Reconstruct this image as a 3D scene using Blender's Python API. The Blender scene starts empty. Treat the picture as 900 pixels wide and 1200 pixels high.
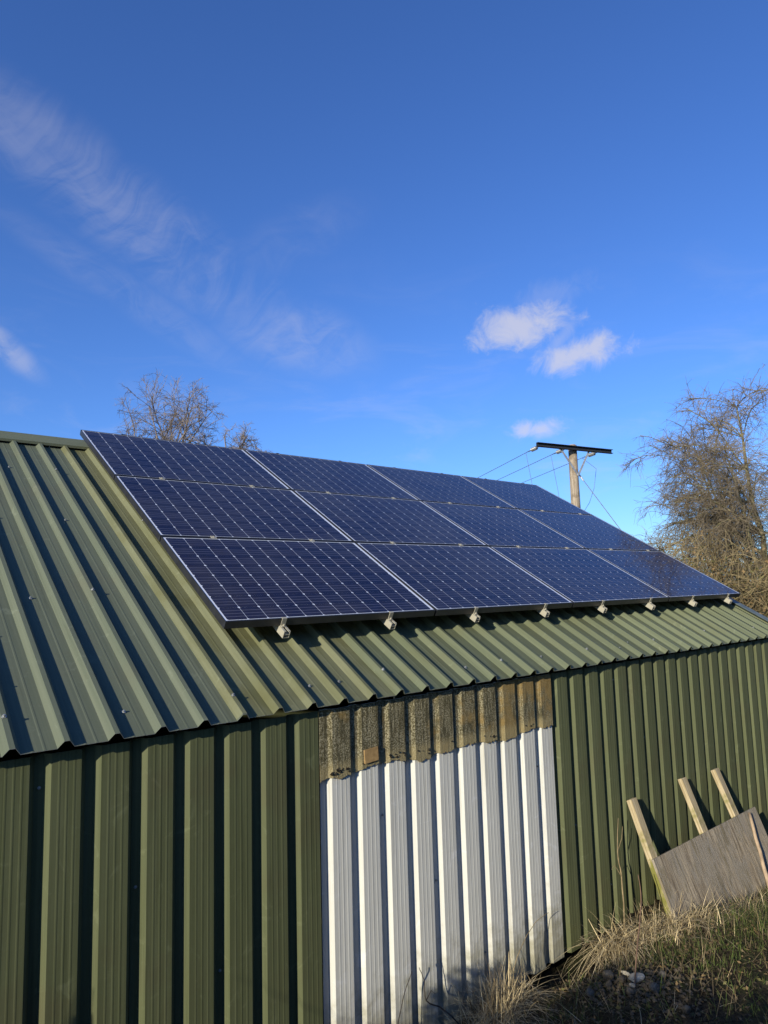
import bpy, math, random
import numpy as np
from mathutils import Vector, Matrix, Quaternion
random.seed(7); rng = np.random.default_rng(7)
scene = bpy.context.scene
COL = scene.collection
R = math.radians

# ------------------------------------------------------------------ camera
CAM = Vector((-1.7139, -3.4152, 2.5624))
cr = Vector((0.770542, -0.636795, -0.027506)); cu = Vector((-0.051511, -0.105227, 0.993113)); cf = Vector((0.635304, 0.763819, 0.113884))
cam_d = bpy.data.cameras.new('camera'); cam = bpy.data.objects.new('camera', cam_d); COL.objects.link(cam)
cam_d.sensor_fit = 'HORIZONTAL'; cam_d.sensor_width = 36.0; cam_d.lens = 803.04/900*36
cam_d.clip_start = 0.05; cam_d.clip_end = 4000
m = Matrix((cr, cu, -cf)).transposed().to_4x4(); m.translation = CAM
cam.matrix_world = m
scene.camera = cam

# ------------------------------------------------------------------ light
SUN = Vector((-0.90, -0.29, 0.32)).normalized()
elev = math.asin(SUN.z); azim = math.atan2(SUN.x, SUN.y)
sl = bpy.data.lights.new('sun', 'SUN'); sl.energy = 4.4; sl.angle = R(0.5); sl.color = (1.0, 0.93, 0.78)
so = bpy.data.objects.new('sun', sl); COL.objects.link(so)
so.rotation_euler = SUN.to_track_quat('Z', 'Y').to_euler(); so.location = (-20, -8, 12)
vs = scene.view_settings
vs.view_transform = 'Standard'; vs.look = 'None'; vs.exposure = 0.45; vs.gamma = 1.0; vs.use_curve_mapping = False

world = bpy.data.worlds.new('World'); scene.world = world; world.use_nodes = True

class NT:
    """small helper for node graphs"""
    def __init__(s, tree): s.t = tree
    def n(s, typ, **kw):
        nd = s.t.nodes.new(typ)
        for k, v in kw.items():
            if k == 'ins':
                for i, val in v.items():
                    if hasattr(val, 'bl_idname') or isinstance(val, bpy.types.NodeSocket): s.t.links.new(val, nd.inputs[i])
                    else: nd.inputs[i].default_value = val
            else: setattr(nd, k, v)
        return nd
    def math(s, op, a, b=None, c=None, clamp=False):
        nd = s.t.nodes.new('ShaderNodeMath'); nd.operation = op; nd.use_clamp = clamp
        for i, v in enumerate((a, b, c)):
            if v is None: continue
            if isinstance(v, bpy.types.NodeSocket): s.t.links.new(v, nd.inputs[i])
            else: nd.inputs[i].default_value = v
        return nd.outputs[0]
    def dot(s, v, vec):
        nd = s.t.nodes.new('ShaderNodeVectorMath'); nd.operation = 'DOT_PRODUCT'
        s.t.links.new(v, nd.inputs[0]); nd.inputs[1].default_value = vec
        return nd.outputs['Value']
    def comb(s, x, y, z=0.0):
        nd = s.t.nodes.new('ShaderNodeCombineXYZ')
        for i, v in enumerate((x, y, z)):
            if isinstance(v, bpy.types.NodeSocket): s.t.links.new(v, nd.inputs[i])
            else: nd.inputs[i].default_value = v
        return nd.outputs[0]
    def noise(s, vec, scale, detail=4, rough=0.55, dist=0.0):
        nd = s.t.nodes.new('ShaderNodeTexNoise')
        if vec is not None: s.t.links.new(vec, nd.inputs['Vector'])
        nd.inputs['Scale'].default_value = scale; nd.inputs['Detail'].default_value = detail
        nd.inputs['Roughness'].default_value = rough; nd.inputs['Distortion'].default_value = dist
        return nd.outputs['Fac']
    def ramp(s, f, a, b, lo=0.0, hi=1.0, smooth=True):
        nd = s.t.nodes.new('ShaderNodeMapRange'); nd.interpolation_type = 'SMOOTHSTEP' if smooth else 'LINEAR'
        s.t.links.new(f, nd.inputs[0])
        for i, v in zip((1, 2, 3, 4), (a, b, lo, hi)): nd.inputs[i].default_value = v
        return nd.outputs[0]
    def mix(s, f, a, b, blend='MIX'):
        nd = s.t.nodes.new('ShaderNodeMix'); nd.data_type = 'RGBA'; nd.blend_type = blend
        for i, v in ((0, f), (6, a), (7, b)):
            if isinstance(v, bpy.types.NodeSocket): s.t.links.new(v, nd.inputs[i])
            else: nd.inputs[i].default_value = v if i == 0 else (tuple(v) + (1.0,))[:4]
        return nd.outputs[2]
    def scalevec(s, v, sc):
        nd = s.t.nodes.new('ShaderNodeMapping'); s.t.links.new(v, nd.inputs[0]); nd.inputs['Scale'].default_value = sc
        return nd.outputs[0]

def build_world():
    t = world.node_tree; t.nodes.clear(); g = NT(t)
    tc = g.n('ShaderNodeTexCoord'); D = tc.outputs['Generated']
    sky = g.n('ShaderNodeTexSky'); sky.sky_type = 'NISHITA'; sky.sun_disc = False
    sky.sun_elevation = elev; sky.sun_rotation = azim
    sky.altitude = 100; sky.air_density = 1.0; sky.dust_density = 0.35; sky.ozone_density = 2.2
    skyc = g.mix(1.0, sky.outputs[0], SKYTINT, 'MULTIPLY')
    def chart(c):
        c = Vector(c).normalized(); r = c.cross(Vector((0, 0, 1))).normalized(); u = r.cross(c)
        dc = g.math('MAXIMUM', g.dot(D, c), 0.05)
        return g.math('DIVIDE', g.dot(D, r), dc), g.math('DIVIDE', g.dot(D, u), dc)
    def ell(a, b, ca, cb, ra, rb, ang=0.0):
        # 1 at centre, 0 at the rim
        a = g.math('SUBTRACT', a, ca); b = g.math('SUBTRACT', b, cb)
        co, si = math.cos(ang), math.sin(ang)
        p = g.math('ADD', g.math('MULTIPLY', a, co/ra), g.math('MULTIPLY', b, si/ra))
        q = g.math('ADD', g.math('MULTIPLY', a, -si/rb), g.math('MULTIPLY', b, co/rb))
        return g.math('SUBTRACT', 1.0, g.math('SQRT', g.math('ADD', g.math('MULTIPLY', p, p), g.math('MULTIPLY', q, q))))
    fac = None
    def add(f):
        nonlocal fac
        fac = f if fac is None else g.math('MAXIMUM', fac, f)
    # small cumulus over the pole
    a, b = chart((0.7626, 0.5500, 0.3309)); P = g.comb(a, b)
    nz = g.noise(P, 24, 9, 0.66, 0.6)
    for ca, cb, ra, rb, ang, k in CUMULUS:
        e = g.math('ADD', ell(a, b, ca, cb, ra, rb, ang), g.math('MULTIPLY', g.math('SUBTRACT', nz, 0.52), 1.9))
        add(g.math('MULTIPLY', g.ramp(e, 0.03, 0.92), k))
    # thin cirrus, left
    a, b = chart((0.3694, 0.82, 0.4372))
    co, si = math.cos(R(-34)), math.sin(R(-34))
    al = g.math('ADD', g.math('MULTIPLY', a, co), g.math('MULTIPLY', b, si)); ac = g.math('ADD', g.math('MULTIPLY', a, -si), g.math('MULTIPLY', b, co))
    P2 = g.comb(a, b)
    wq = g.math('MULTIPLY', g.math('SUBTRACT', g.noise(P2, 4.0, 3, 0.5), 0.5), 0.25)
    al2 = g.math('ADD', al, wq); ac2 = g.math('ADD', ac, wq)
    n1 = g.noise(g.comb(g.math('MULTIPLY', al2, 5.0), g.math('MULTIPLY', ac2, 14.0)), 1.5, 8, 0.62, 0.6)
    n2 = g.noise(P2, 7, 8, 0.62, 0.5)
    # fine fibres lying across the band
    co2, si2 = math.cos(R(24)), math.sin(R(24))
    fa = g.math('ADD', g.math('MULTIPLY', a, co2), g.math('MULTIPLY', b, si2)); fb = g.math('ADD', g.math('MULTIPLY', a, -si2), g.math('MULTIPLY', b, co2))
    fine = g.noise(g.comb(g.math('MULTIPLY', g.math('ADD', fa, wq), 9.0), g.math('MULTIPLY', g.math('ADD', fb, wq), 42.0)), 1.0, 6, 0.6, 0.8)
    nn = g.math('ADD', g.math('MULTIPLY', n1, 0.40), g.math('ADD', g.math('MULTIPLY', n2, 0.28), g.math('MULTIPLY', fine, 0.32)))
    for ca, cb, ra, rb, ang, k, lo in CIRRUS:
        e = g.ramp(ell(a, b, ca, cb, ra, rb, ang), 0.0, 0.75)
        add(g.math('MULTIPLY', g.math('MULTIPLY', e, g.ramp(nn, lo, lo+0.26)), k))
    # faint broad veil low in the sky all round
    az = g.math('ARCTAN2', g.dot(D, (1, 0, 0)), g.dot(D, (0, 1, 0))); el = g.dot(D, (0, 0, 1))
    vn = g.noise(g.comb(g.math('MULTIPLY', az, 3.0), g.math('MULTIPLY', el, 11.0)), 1.6, 6, 0.6, 0.8)
    veil = g.math('MULTIPLY', g.math('MULTIPLY', g.ramp(vn, 0.47, 0.75), g.ramp(el, 0.50, 0.15)), 0.16)
    add(veil)
    col = g.mix(fac, skyc, CLOUDCOL)
    bg = g.n('ShaderNodeBackground'); t.links.new(col, bg.inputs[0]); bg.inputs[1].default_value = SKYK
    out = g.n('ShaderNodeOutputWorld'); t.links.new(bg.outputs[0], out.inputs[0])
SKYK = 0.088
SKYTINT = (0.56, 0.90, 1.58)
CLOUDCOL = (6.0, 5.8, 6.2)
CUMULUS = [(-0.032, 0.028, 0.098, 0.044, 0.08, 0.68), (0.036, -0.018, 0.085, 0.034, 0.16, 0.68), (-0.022, -0.116, 0.055, 0.020, 0.05, 0.62),
           (0.0, 0.062, 0.09, 0.03, 0.2, 0.12), (0.015, 0.005, 0.06, 0.02, 0.9, 0.25)]
CIRRUS = [(-0.03, 0.018, 0.30, 0.075, R(-31), 0.19, 0.40), (0.14, -0.085, 0.15, 0.065, R(-10), 0.20, 0.36), (-0.07, -0.055, 0.26, 0.034, R(-30), 0.10, 0.36),
          (-0.245, -0.118, 0.085, 0.026, R(-42), 0.36, 0.34), (-0.18, 0.12, 0.16, 0.07, R(-30), 0.16, 0.38), (0.12, 0.04, 0.16, 0.05, R(30), 0.06, 0.36)]
build_world()

# ------------------------------------------------------------------ object helpers
def link(o, parent=None):
    COL.objects.link(o)
    if parent is not None: o.parent = parent
    return o
def tag(o, label=None, cat=None, group=None, kind=None):
    if label: o['label'] = label
    if cat: o['category'] = cat
    if group: o['group'] = group
    if kind: o['kind'] = kind
    return o
def empty(name, loc=(0, 0, 0), rot=(0, 0, 0)):
    o = bpy.data.objects.new(name, None); o.empty_display_size = 0.1
    o.location = loc; o.rotation_euler = rot
    return link(o)
class MB:
    def __init__(s): s.v = []; s.f = []; s.mi = []
    def add(s, vs, fs, mi=0):
        o = len(s.v); s.v += [tuple(v) for v in vs]
        for f in fs: s.f.append([i+o for i in f]); s.mi.append(mi)
    def box(s, lo, hi, mi=0, bev=0.0):
        (a, b, c), (d, e, f) = lo, hi
        vs = [(a,b,c),(d,b,c),(d,e,c),(a,e,c),(a,b,f),(d,b,f),(d,e,f),(a,e,f)]
        s.add(vs, [(0,3,2,1),(4,5,6,7),(0,1,5,4),(1,2,6,5),(2,3,7,6),(3,0,4,7)], mi)
    def obox(s, c, ax, ay, az, mi=0):
        c, ax, ay, az = map(Vector, (c, ax, ay, az))
        vs = [c+ax*i+ay*j+az*k for k in (-1, 1) for i, j in ((-1,-1),(1,-1),(1,1),(-1,1))]
        s.add(vs, [(0,3,2,1),(4,5,6,7),(0,1,5,4),(1,2,6,5),(2,3,7,6),(3,0,4,7)], mi)
    def tube(s, pts, rad, sides=6, mi=0, caps=True):
        pts = [Vector(p) for p in pts]; n = len(pts)
        if not hasattr(rad, '__len__'): rad = [rad]*n
        t = (pts[1]-pts[0]).normalized()
        nrm = t.orthogonal().normalized(); o = len(s.v)
        for i, p in enumerate(pts):
            if i < n-1: t = (pts[i+1]-pts[max(i-1, 0)]).normalized()
            nrm = (nrm - t*nrm.dot(t)).normalized(); b = t.cross(nrm)
            for k in range(sides):
                a = 2*math.pi*k/sides
                s.v.append(tuple(p + (nrm*math.cos(a)+b*math.sin(a))*rad[i]))
        for i in range(n-1):
            for k in range(sides):
                a = o+i*sides+k; b_ = o+i*sides+(k+1) % sides
                s.f.append([a, b_, b_+sides, a+sides]); s.mi.append(mi)
        if caps:
            s.f.append([o+k for k in range(sides)][::-1]); s.mi.append(mi)
            s.f.append([o+(n-1)*sides+k for k in range(sides)]); s.mi.append(mi)
    def mesh(s, name, mats, smooth=False):
        me = bpy.data.meshes.new(name); me.from_pydata(s.v, [], s.f)
        if not isinstance(mats, (list, tuple)): mats = [mats]
        for mt in mats: me.materials.append(mt)
        me.polygons.foreach_set('material_index', s.mi)
        if smooth: me.polygons.foreach_set('use_smooth', [True]*len(s.f))
        me.update(); return me
    def build(s, name, mats, parent=None, smooth=False):
        return link(bpy.data.objects.new(name, s.mesh(name, mats, smooth)), parent)
def np_mesh(name, V, F, mats, mi=None, smooth=False, corner=4):
    me = bpy.data.meshes.new(name)
    V = np.asarray(V, dtype=np.float32); F = np.asarray(F, dtype=np.int32)
    me.vertices.add(len(V)); me.vertices.foreach_set('co', V.ravel())
    me.loops.add(F.size); me.loops.foreach_set('vertex_index', F.ravel())
    me.polygons.add(len(F)); me.polygons.foreach_set('loop_start', np.arange(0, F.size, corner, dtype=np.int32))
    for mt in mats: me.materials.append(mt)
    if mi is not None: me.polygons.foreach_set('material_index', np.asarray(mi, dtype=np.int32))
    me.polygons.foreach_set('use_smooth', np.full(len(F), smooth, dtype=bool))
    me.update(calc_edges=True); me.validate()
    return me
def bevel(o, w, seg=2):
    md = o.modifiers.new('bevel', 'BEVEL'); md.width = w; md.segments = seg; md.limit_method = 'ANGLE'; md.angle_limit = R(40)
    return o

# ------------------------------------------------------------------ materials
def new_mat(name):
    mt = bpy.data.materials.new(name); mt.use_nodes = True
    t = mt.node_tree; b = t.nodes['Principled BSDF']
    return mt, NT(t), b
def setc(g, b, **kw):
    for k, v in kw.items():
        k = {'color': 'Base Color', 'rough': 'Roughness', 'metal': 'Metallic', 'spec': 'Specular IOR Level', 'coat': 'Coat Weight', 'coatr': 'Coat Roughness'}[k]
        if isinstance(v, bpy.types.NodeSocket): g.t.links.new(v, b.inputs[k])
        else: b.inputs[k].default_value = (tuple(v)+(1.0,))[:4] if k == 'Base Color' else v
def bumpn(g, b, h, strength=0.3, dist=0.01):
    nd = g.n('ShaderNodeBump'); nd.inputs['Strength'].default_value = strength; nd.inputs['Distance'].default_value = dist
    g.t.links.new(h, nd.inputs['Height']); g.t.links.new(nd.outputs[0], b.inputs['Normal'])
def objco(g): return g.n('ShaderNodeTexCoord').outputs['Object']
def objrand(g): return g.n('ShaderNodeObjectInfo').outputs['Random']
def sep(g, v):
    nd = g.n('ShaderNodeSeparateXYZ'); g.t.links.new(v, nd.inputs[0]); return nd.outputs

def mat_sheet(name, c1, c2, stain, stain_amt, streak=(60, 60, 1.2), rough=0.5, algae=None):
    mt, g, b = new_mat(name); co = objco(g); r = objrand(g)
    off = g.n('ShaderNodeVectorMath', operation='ADD'); g.t.links.new(co, off.inputs[0]); g.t.links.new(g.comb(g.math('MULTIPLY', r, 30.0), g.math('MULTIPLY', r, 17.0), 0.0), off.inputs[1])
    v = off.outputs[0]
    s = g.noise(g.scalevec(v, streak), 1.0, 5, 0.6)
    bl = g.noise(v, 2.3, 5, 0.62); sp = g.noise(v, 90, 3, 0.6)
    col = g.mix(g.ramp(s, 0.25, 0.75), c1, c2)
    col = g.mix(g.math('MULTIPLY', g.ramp(bl, 0.48, 0.75), stain_amt), col, stain)
    col = g.mix(g.math('MULTIPLY', g.ramp(sp, 0.62, 0.75), 0.25), col, stain)
    run = g.noise(g.scalevec(v, (26, 0.9, 26)), 1.0, 6, 0.7, 0.3); sm = g.noise(v, 7, 6, 0.7, 1.2)
    col = g.mix(g.math('MULTIPLY', g.ramp(run, 0.54, 0.68), 0.42), col, tuple(x*0.62 for x in c1))
    col = g.mix(g.math('MULTIPLY', g.ramp(sm, 0.58, 0.70), 0.30), col, tuple(min(0.8, x*1.5+0.02) for x in c2))
    tone = g.math('ADD', 0.90, g.math('MULTIPLY', r, 0.2)); col = g.mix(1.0, col, g.comb(tone, tone, tone), 'MULTIPLY')
    if algae:
        col = algae(g, v, col)
    setc(g, b, color=col, rough=g.ramp(s, 0.2, 0.8, rough, rough+0.15), spec=0.16)
    bumpn(g, b, g.math('ADD', bl, g.math('MULTIPLY', sp, 0.02)), 0.25, 0.012)
    return mt
# sheets are built with local x across the ribs and local y along them
ST = (55, 0.7, 55)
M_roof_grey = mat_sheet('roof paint grey green', (0.108, 0.125, 0.083), (0.136, 0.152, 0.103), (0.125, 0.122, 0.080), 0.5, ST, 0.5)
def algae_fn(g, v, col):
    n1 = g.noise(g.scalevec(v, (9, 1.6, 9)), 1.0, 6, 0.65); 
    return g.mix(g.math('MULTIPLY', g.ramp(n1, 0.42, 0.70), 0.6), col, (0.098, 0.100, 0.040))
M_roof_olive = mat_sheet('roof paint olive', (0.102, 0.117, 0.066), (0.132, 0.146, 0.086), (0.115, 0.112, 0.05), 0.5, ST, 0.5)
M_roof_algae = mat_sheet('roof paint olive with algae', (0.130, 0.135, 0.075), (0.155, 0.158, 0.088), (0.105, 0.098, 0.035), 0.7, ST, 0.55, algae_fn)
def foot_dirt(g, v, col):
    y = sep(g, objco(g))[1]
    n1 = g.noise(v, 14, 5, 0.6)
    f = g.math('MULTIPLY', g.ramp(g.math('SUBTRACT', y, g.math('MULTIPLY', n1, 0.55)), 0.12, -0.28), 0.7)
    return g.mix(f, col, (0.10, 0.105, 0.045))
M_wall_green = mat_sheet('wall paint olive green', (0.083, 0.093, 0.043), (0.112, 0.122, 0.060), (0.090, 0.074, 0.040), 0.4, ST, 0.48, foot_dirt)
def white_dirt(g, v, col):
    y = sep(g, objco(g))[1]
    n1 = g.noise(v, 11, 5, 0.65); n2 = g.noise(v, 3, 4, 0.6)
    f = g.math('MULTIPLY', g.ramp(g.math('SUBTRACT', y, g.math('MULTIPLY', n1, 0.8)), 0.10, -0.36), 0.75)
    col = g.mix(f, col, (0.21, 0.19, 0.10))
    drip = g.noise(g.scalevec(v, (70, 1.3, 70)), 1.0, 5, 0.65)
    top = g.ramp(y, 0.9, 1.55)
    col = g.mix(g.math('MULTIPLY', g.math('MULTIPLY', g.ramp(drip, 0.50, 0.66), top), 0.40), col, (0.30, 0.26, 0.16))
    scr = g.noise(g.scalevec(v, (5, 22, 5)), 1.0, 6, 0.7, 2.0)
    return g.mix(g.math('MULTIPLY', g.ramp(scr, 0.60, 0.70), 0.12), col, (0.35, 0.33, 0.29))
M_wall_white = mat_sheet('wall paint white', (0.56, 0.55, 0.485), (0.64, 0.63, 0.555), (0.53, 0.52, 0.45), 0.4, ST, 0.42, white_dirt)
def mat_plain(name, c, rough=0.5, metal=0.0, spec=0.5, var=0.25, scale=12, bump=0.0):
    mt, g, b = new_mat(name); co = objco(g)
    n = g.noise(co, scale, 5, 0.6)
    col = g.mix(g.ramp(n, 0.3, 0.7), tuple(x*(1-var) for x in c), tuple(min(1, x*(1+var)) for x in c))
    setc(g, b, color=col, rough=rough, metal=metal, spec=spec)
    if bump: bumpn(g, b, n, bump, 0.01)
    return mt
M_cut = mat_plain('cut sheet edge', (0.42, 0.42, 0.38), 0.5, 0.0)
M_ridge = mat_sheet('ridge flashing', (0.125, 0.14, 0.09), (0.15, 0.16, 0.10), (0.10, 0.10, 0.065), 0.4, (2, 40, 40), 0.5)
M_verge = mat_plain('verge flashing', (0.12, 0.145, 0.13), 0.45)
M_screw = mat_plain('zinc screw', (0.42, 0.42, 0.38), 0.35, 0.6)
M_alu = mat_plain('mill aluminium', (0.38, 0.35, 0.265), 0.5, 0.15, 0.5, 0.12)
M_frame = mat_plain('dark anodised frame', (0.022, 0.023, 0.026), 0.42, 0.0, 0.5, 0.2)
M_framebot = mat_plain('dusty frame', (0.05, 0.048, 0.038), 0.6, 0.0, 0.4, 0.4, 40)
M_dark = mat_plain('dark interior', (0.03, 0.028, 0.025), 0.9)

def mat_cell():
    mt, g, b = new_mat('solar cell'); co = objco(g); r = objrand(g)
    y = sep(g, co)[1]; x = sep(g, co)[0]
    c = g.mix(g.ramp(r, 0.0, 1.0, smooth=False), (0.006, 0.0065, 0.024), (0.016, 0.013, 0.026))
    c = g.mix(g.math('MULTIPLY', g.ramp(g.noise(g.comb(g.math('ADD', x, g.math('MULTIPLY', r, 50.0)), y), 24, 2), 0.35, 0.7), 0.5), c, (0.008, 0.010, 0.040))
    # pale contact stripes along the cell
    for yc in (-0.031, 0.0, 0.031):
        d = g.math('ABSOLUTE', g.math('SUBTRACT', y, yc))
        c = g.mix(g.math('MULTIPLY', g.math('LESS_THAN', d, 0.0022), 0.6), c, (0.15, 0.145, 0.185))
    gp = g.n('ShaderNodeNewGeometry').outputs['Position']
    du = g.noise(gp, 1.3, 6, 0.65, 0.5)
    c = g.mix(g.ramp(du, 0.35, 0.75, 0.0, 0.10), c, (0.22, 0.21, 0.19))
    setc(g, b, color=c, rough=0.35, spec=0.08, coat=0.62, coatr=0.03)
    b.inputs['Coat IOR'].default_value = 1.32
    return mt
M_cell = mat_cell()
mt, g, b = new_mat('white backsheet under glass'); setc(g, b, color=(0.70, 0.72, 0.76), rough=0.5, coat=1.0, coatr=0.03); M_back = mt

def mat_grp():
    mt, g, b = new_mat('mossy fibreglass'); co = objco(g)
    x, y, z = sep(g, co)
    sp = g.noise(co, 130, 4, 0.7); st = g.noise(g.scalevec(co, (48, 6, 48)), 1.0, 6, 0.7); bl = g.noise(co, 4.5, 5, 0.65)
    col = g.mix(g.ramp(sp, 0.42, 0.60), (0.085, 0.070, 0.030), (0.36, 0.32, 0.20))
    col = g.mix(g.math('MULTIPLY', g.ramp(st, 0.45, 0.60), 0.8), col, (0.055, 0.048, 0.022))
    # tan patches where the growth has come off
    col = g.mix(g.math('MULTIPLY', g.ramp(g.math('ADD', bl, g.math('MULTIPLY', g.ramp(x, 0.8, 2.2), 0.15)), 0.56, 0.72), 0.75), col, (0.27, 0.18, 0.06))
    low = g.ramp(g.math('ADD', y, g.math('MULTIPLY', bl, 0.03)), 0.115, 0.055)
    col = g.mix(g.math('MULTIPLY', low, 0.6), col, (0.34, 0.275, 0.135))
    setc(g, b, color=col, rough=0.85, spec=0.2)
    bumpn(g, b, g.math('ADD', sp, st), 0.7, 0.006)
    return mt
M_grp = mat_grp()
M_tan = mat_plain('bare tan fibreglass', (0.33, 0.21, 0.085), 0.7, 0, 0.3, 0.2, 30)
M_debris = mat_plain('dark debris', (0.025, 0.02, 0.013), 0.9, 0, 0.2, 0.5, 60)

def mat_wood(name, c1, c2, algae_c, algae_amt, scale=(40, 3, 40), rough=0.8, axis=2, wr=None):
    mt, g, b = new_mat(name); co = objco(g)
    gr = g.noise(g.scalevec(co, scale), 1.0, 6, 0.65, 0.4); bl = g.noise(co, 6, 5, 0.6)
    col = g.mix(g.ramp(gr, 0.3, 0.7), c1, c2)
    f = g.math('MULTIPLY', g.ramp(bl, 0.42, 0.62), algae_amt)
    if wr:
        z = sep(g, co)[axis]
        f = g.math('MULTIPLY', f, g.ramp(z, wr[0], wr[1]))
    col = g.mix(f, col, algae_c)
    setc(g, b, color=col, rough=rough, spec=0.2); bumpn(g, b, gr, 0.5, 0.004)
    return mt
M_batten = mat_wood('batten timber', (0.30, 0.23, 0.12), (0.52, 0.43, 0.27), (0.17, 0.165, 0.035), 0.95, (60, 60, 4), 0.8, 2, (0.38, 0.05))
def mat_board():
    mt, g, b = new_mat('weathered plywood face'); co = objco(g)
    gr = g.noise(g.scalevec(co, (42, 42, 3.0)), 1.0, 7, 0.7, 0.6); bl = g.noise(g.scalevec(co, (5, 5, 2.2)), 1.0, 6, 0.65, 0.8); kn = g.noise(co, 60, 4, 0.7)
    col = g.mix(g.ramp(gr, 0.30, 0.68), (0.135, 0.102, 0.066), (0.46, 0.385, 0.27))
    col = g.mix(g.math('MULTIPLY', g.ramp(bl, 0.44, 0.60), 0.7), col, (0.33, 0.30, 0.245))
    col = g.mix(g.math('MULTIPLY', g.ramp(g.math('ADD', g.math('MULTIPLY', bl, 0.6), g.math('MULTIPLY', gr, 0.5)), 0.56, 0.64), 0.75), col, (0.17, 0.135, 0.075))
    col = g.mix(g.math('MULTIPLY', g.ramp(kn, 0.60, 0.70), 0.5), col, (0.06, 0.05, 0.035))
    setc(g, b, color=col, rough=0.9, spec=0.1); bumpn(g, b, g.math('ADD', gr, g.math('MULTIPLY', kn, 0.3)), 0.9, 0.006); return mt
M_board_old = mat_wood('weathered plywood', (0.20, 0.155, 0.105), (0.40, 0.335, 0.24), (0.23, 0.20, 0.13), 0.6, (34, 34, 2.6))
M_pole = mat_wood('pole timber', (0.22, 0.17, 0.115), (0.46, 0.38, 0.28), (0.15, 0.11, 0.07), 0.6, (22, 22, 1.2))
M_steel = mat_plain('dark painted steel', (0.03, 0.03, 0.032), 0.5, 0.3)
M_galv = mat_plain('galvanised steel', (0.42, 0.43, 0.43), 0.5, 0.5)
M_wire = mat_plain('weathered conductor', (0.16, 0.17, 0.18), 0.5, 0.4)
M_insul = mat_plain('insulator', (0.11, 0.115, 0.12), 0.3)
M_bark = mat_plain('bark with lichen', (0.19, 0.17, 0.085), 0.9, 0, 0.2, 0.45, 7, 0.6)
M_twig = mat_plain('twig bark', (0.165, 0.130, 0.082), 0.8, 0, 0.3, 0.35, 3)
M_twig_pale = mat_plain('pale twig bark', (0.20, 0.16, 0.125), 0.8, 0, 0.3, 0.35, 3)
M_twig_hedge = mat_plain('hedge twig bark', (0.185, 0.145, 0.075), 0.85, 0, 0.2, 0.4, 4)
M_leaf_brown = mat_plain('dry brown leaf', (0.20, 0.135, 0.062), 0.8, 0, 0.2, 0.5, 5)
M_leaf_olive = mat_plain('olive leaf', (0.105, 0.098, 0.034), 0.8, 0, 0.2, 0.5, 5)
def mat_blade(name, c, var=0.4):
    return mat_plain(name, c, 0.75, 0, 0.25, var, 9)
M_g1 = mat_blade('green grass', (0.075, 0.105, 0.022)); M_g2 = mat_blade('yellow green grass', (0.13, 0.14, 0.04))
M_d1 = mat_blade('straw', (0.60, 0.48, 0.27), 0.25); M_d2 = mat_blade('old straw', (0.27, 0.205, 0.11)); M_d3 = mat_blade('rotten straw', (0.13, 0.095, 0.05))
def mat_soil():
    mt, g, b = new_mat('soil and litter'); co = objco(g)
    n = g.noise(co, 5, 7, 0.7); s = g.noise(co, 45, 5, 0.7)
    c = g.mix(g.ramp(s, 0.35, 0.65), (0.022, 0.017, 0.011), (0.075, 0.058, 0.034))
    c = g.mix(g.math('MULTIPLY', g.ramp(n, 0.45, 0.6), 0.6), c, (0.045, 0.052, 0.018))
    setc(g, b, color=c, rough=0.95, spec=0.1); bumpn(g, b, g.math('ADD', n, s), 0.8, 0.03); return mt
M_soil = mat_soil()
def mat_stone():
    mt, g, b = new_mat('rubble stone'); co = objco(g); r = objrand(g)
    n = g.noise(co, 30, 6, 0.7)
    c = g.mix(r, (0.13, 0.10, 0.065), (0.24, 0.20, 0.14))
    c = g.mix(g.ramp(n, 0.4, 0.65), c, (0.10, 0.085, 0.06)); setc(g, b, color=c, rough=0.9, spec=0.2); bumpn(g, b, n, 0.8, 0.01); return mt
M_stone = mat_stone()
M_stone_pale = mat_plain('pale stone', (0.44, 0.39, 0.29), 0.9, 0, 0.2, 0.3, 25, 0.6)

# ------------------------------------------------------------------ ground
def ground_z(x, y):
    x = np.asarray(x, dtype=float); y = np.asarray(y, dtype=float)
    d = np.maximum(0, -0.36-y)
    s = np.clip((x-2.45)/0.9, 0, 1); s = s*s*(3-2*s)
    near = np.clip(1-d/1.4, 0, 1)
    z = 0.26*d + 0.10*s*near - 0.05*np.exp(-((x-2.35)/0.45)**2-(d/0.28)**2)
    q = np.clip((x-3.1)/1.2, 0, 1); z = z - 0.22*q*q*(3-2*q)*np.clip(1-d/1.6, 0, 1)
    z = np.minimum(z, 0.95+0.02*d)
    w = np.exp(-((x-2.2)**2+(y+1.05)**2)/0.30)      # rubble heap
    z = z + 0.055*w
    z = z + 0.020*np.sin(3.1*x+1.3*y)*np.cos(2.3*y-0.7*x) + 0.010*np.sin(9*x+4*y)*np.sin(7.7*y-3*x)
    back = np.clip((y-1)/6, 0, 1)
    return z*(1-back) - 0.1*back
def build_ground():
    gx = np.unique(np.concatenate([np.linspace(-600, -30, 12), np.linspace(-30, -4, 20), np.linspace(-4, 7, 150), np.linspace(7, 40, 30), np.linspace(40, 900, 14)]))
    gy = np.unique(np.concatenate([np.linspace(-600, -20, 12), np.linspace(-20, -5, 16), np.linspace(-5, 0.2, 90), np.linspace(0.2, 30, 30), np.linspace(30, 900, 14)]))
    X, Y = np.meshgrid(gx, gy); Z = ground_z(X, Y)
    V = np.stack([X, Y, Z], -1).reshape(-1, 3); nx = len(gx); ny = len(gy)
    i = (np.arange(ny-1)[:, None]*nx+np.arange(nx-1)[None]).ravel()
    F = np.stack([i, i+1, i+nx+1, i+nx], 1)
    o = link(bpy.data.objects.new('ground', np_mesh('ground', V, F, [M_soil], smooth=True))); tag(o, kind='structure')
build_ground()

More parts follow.
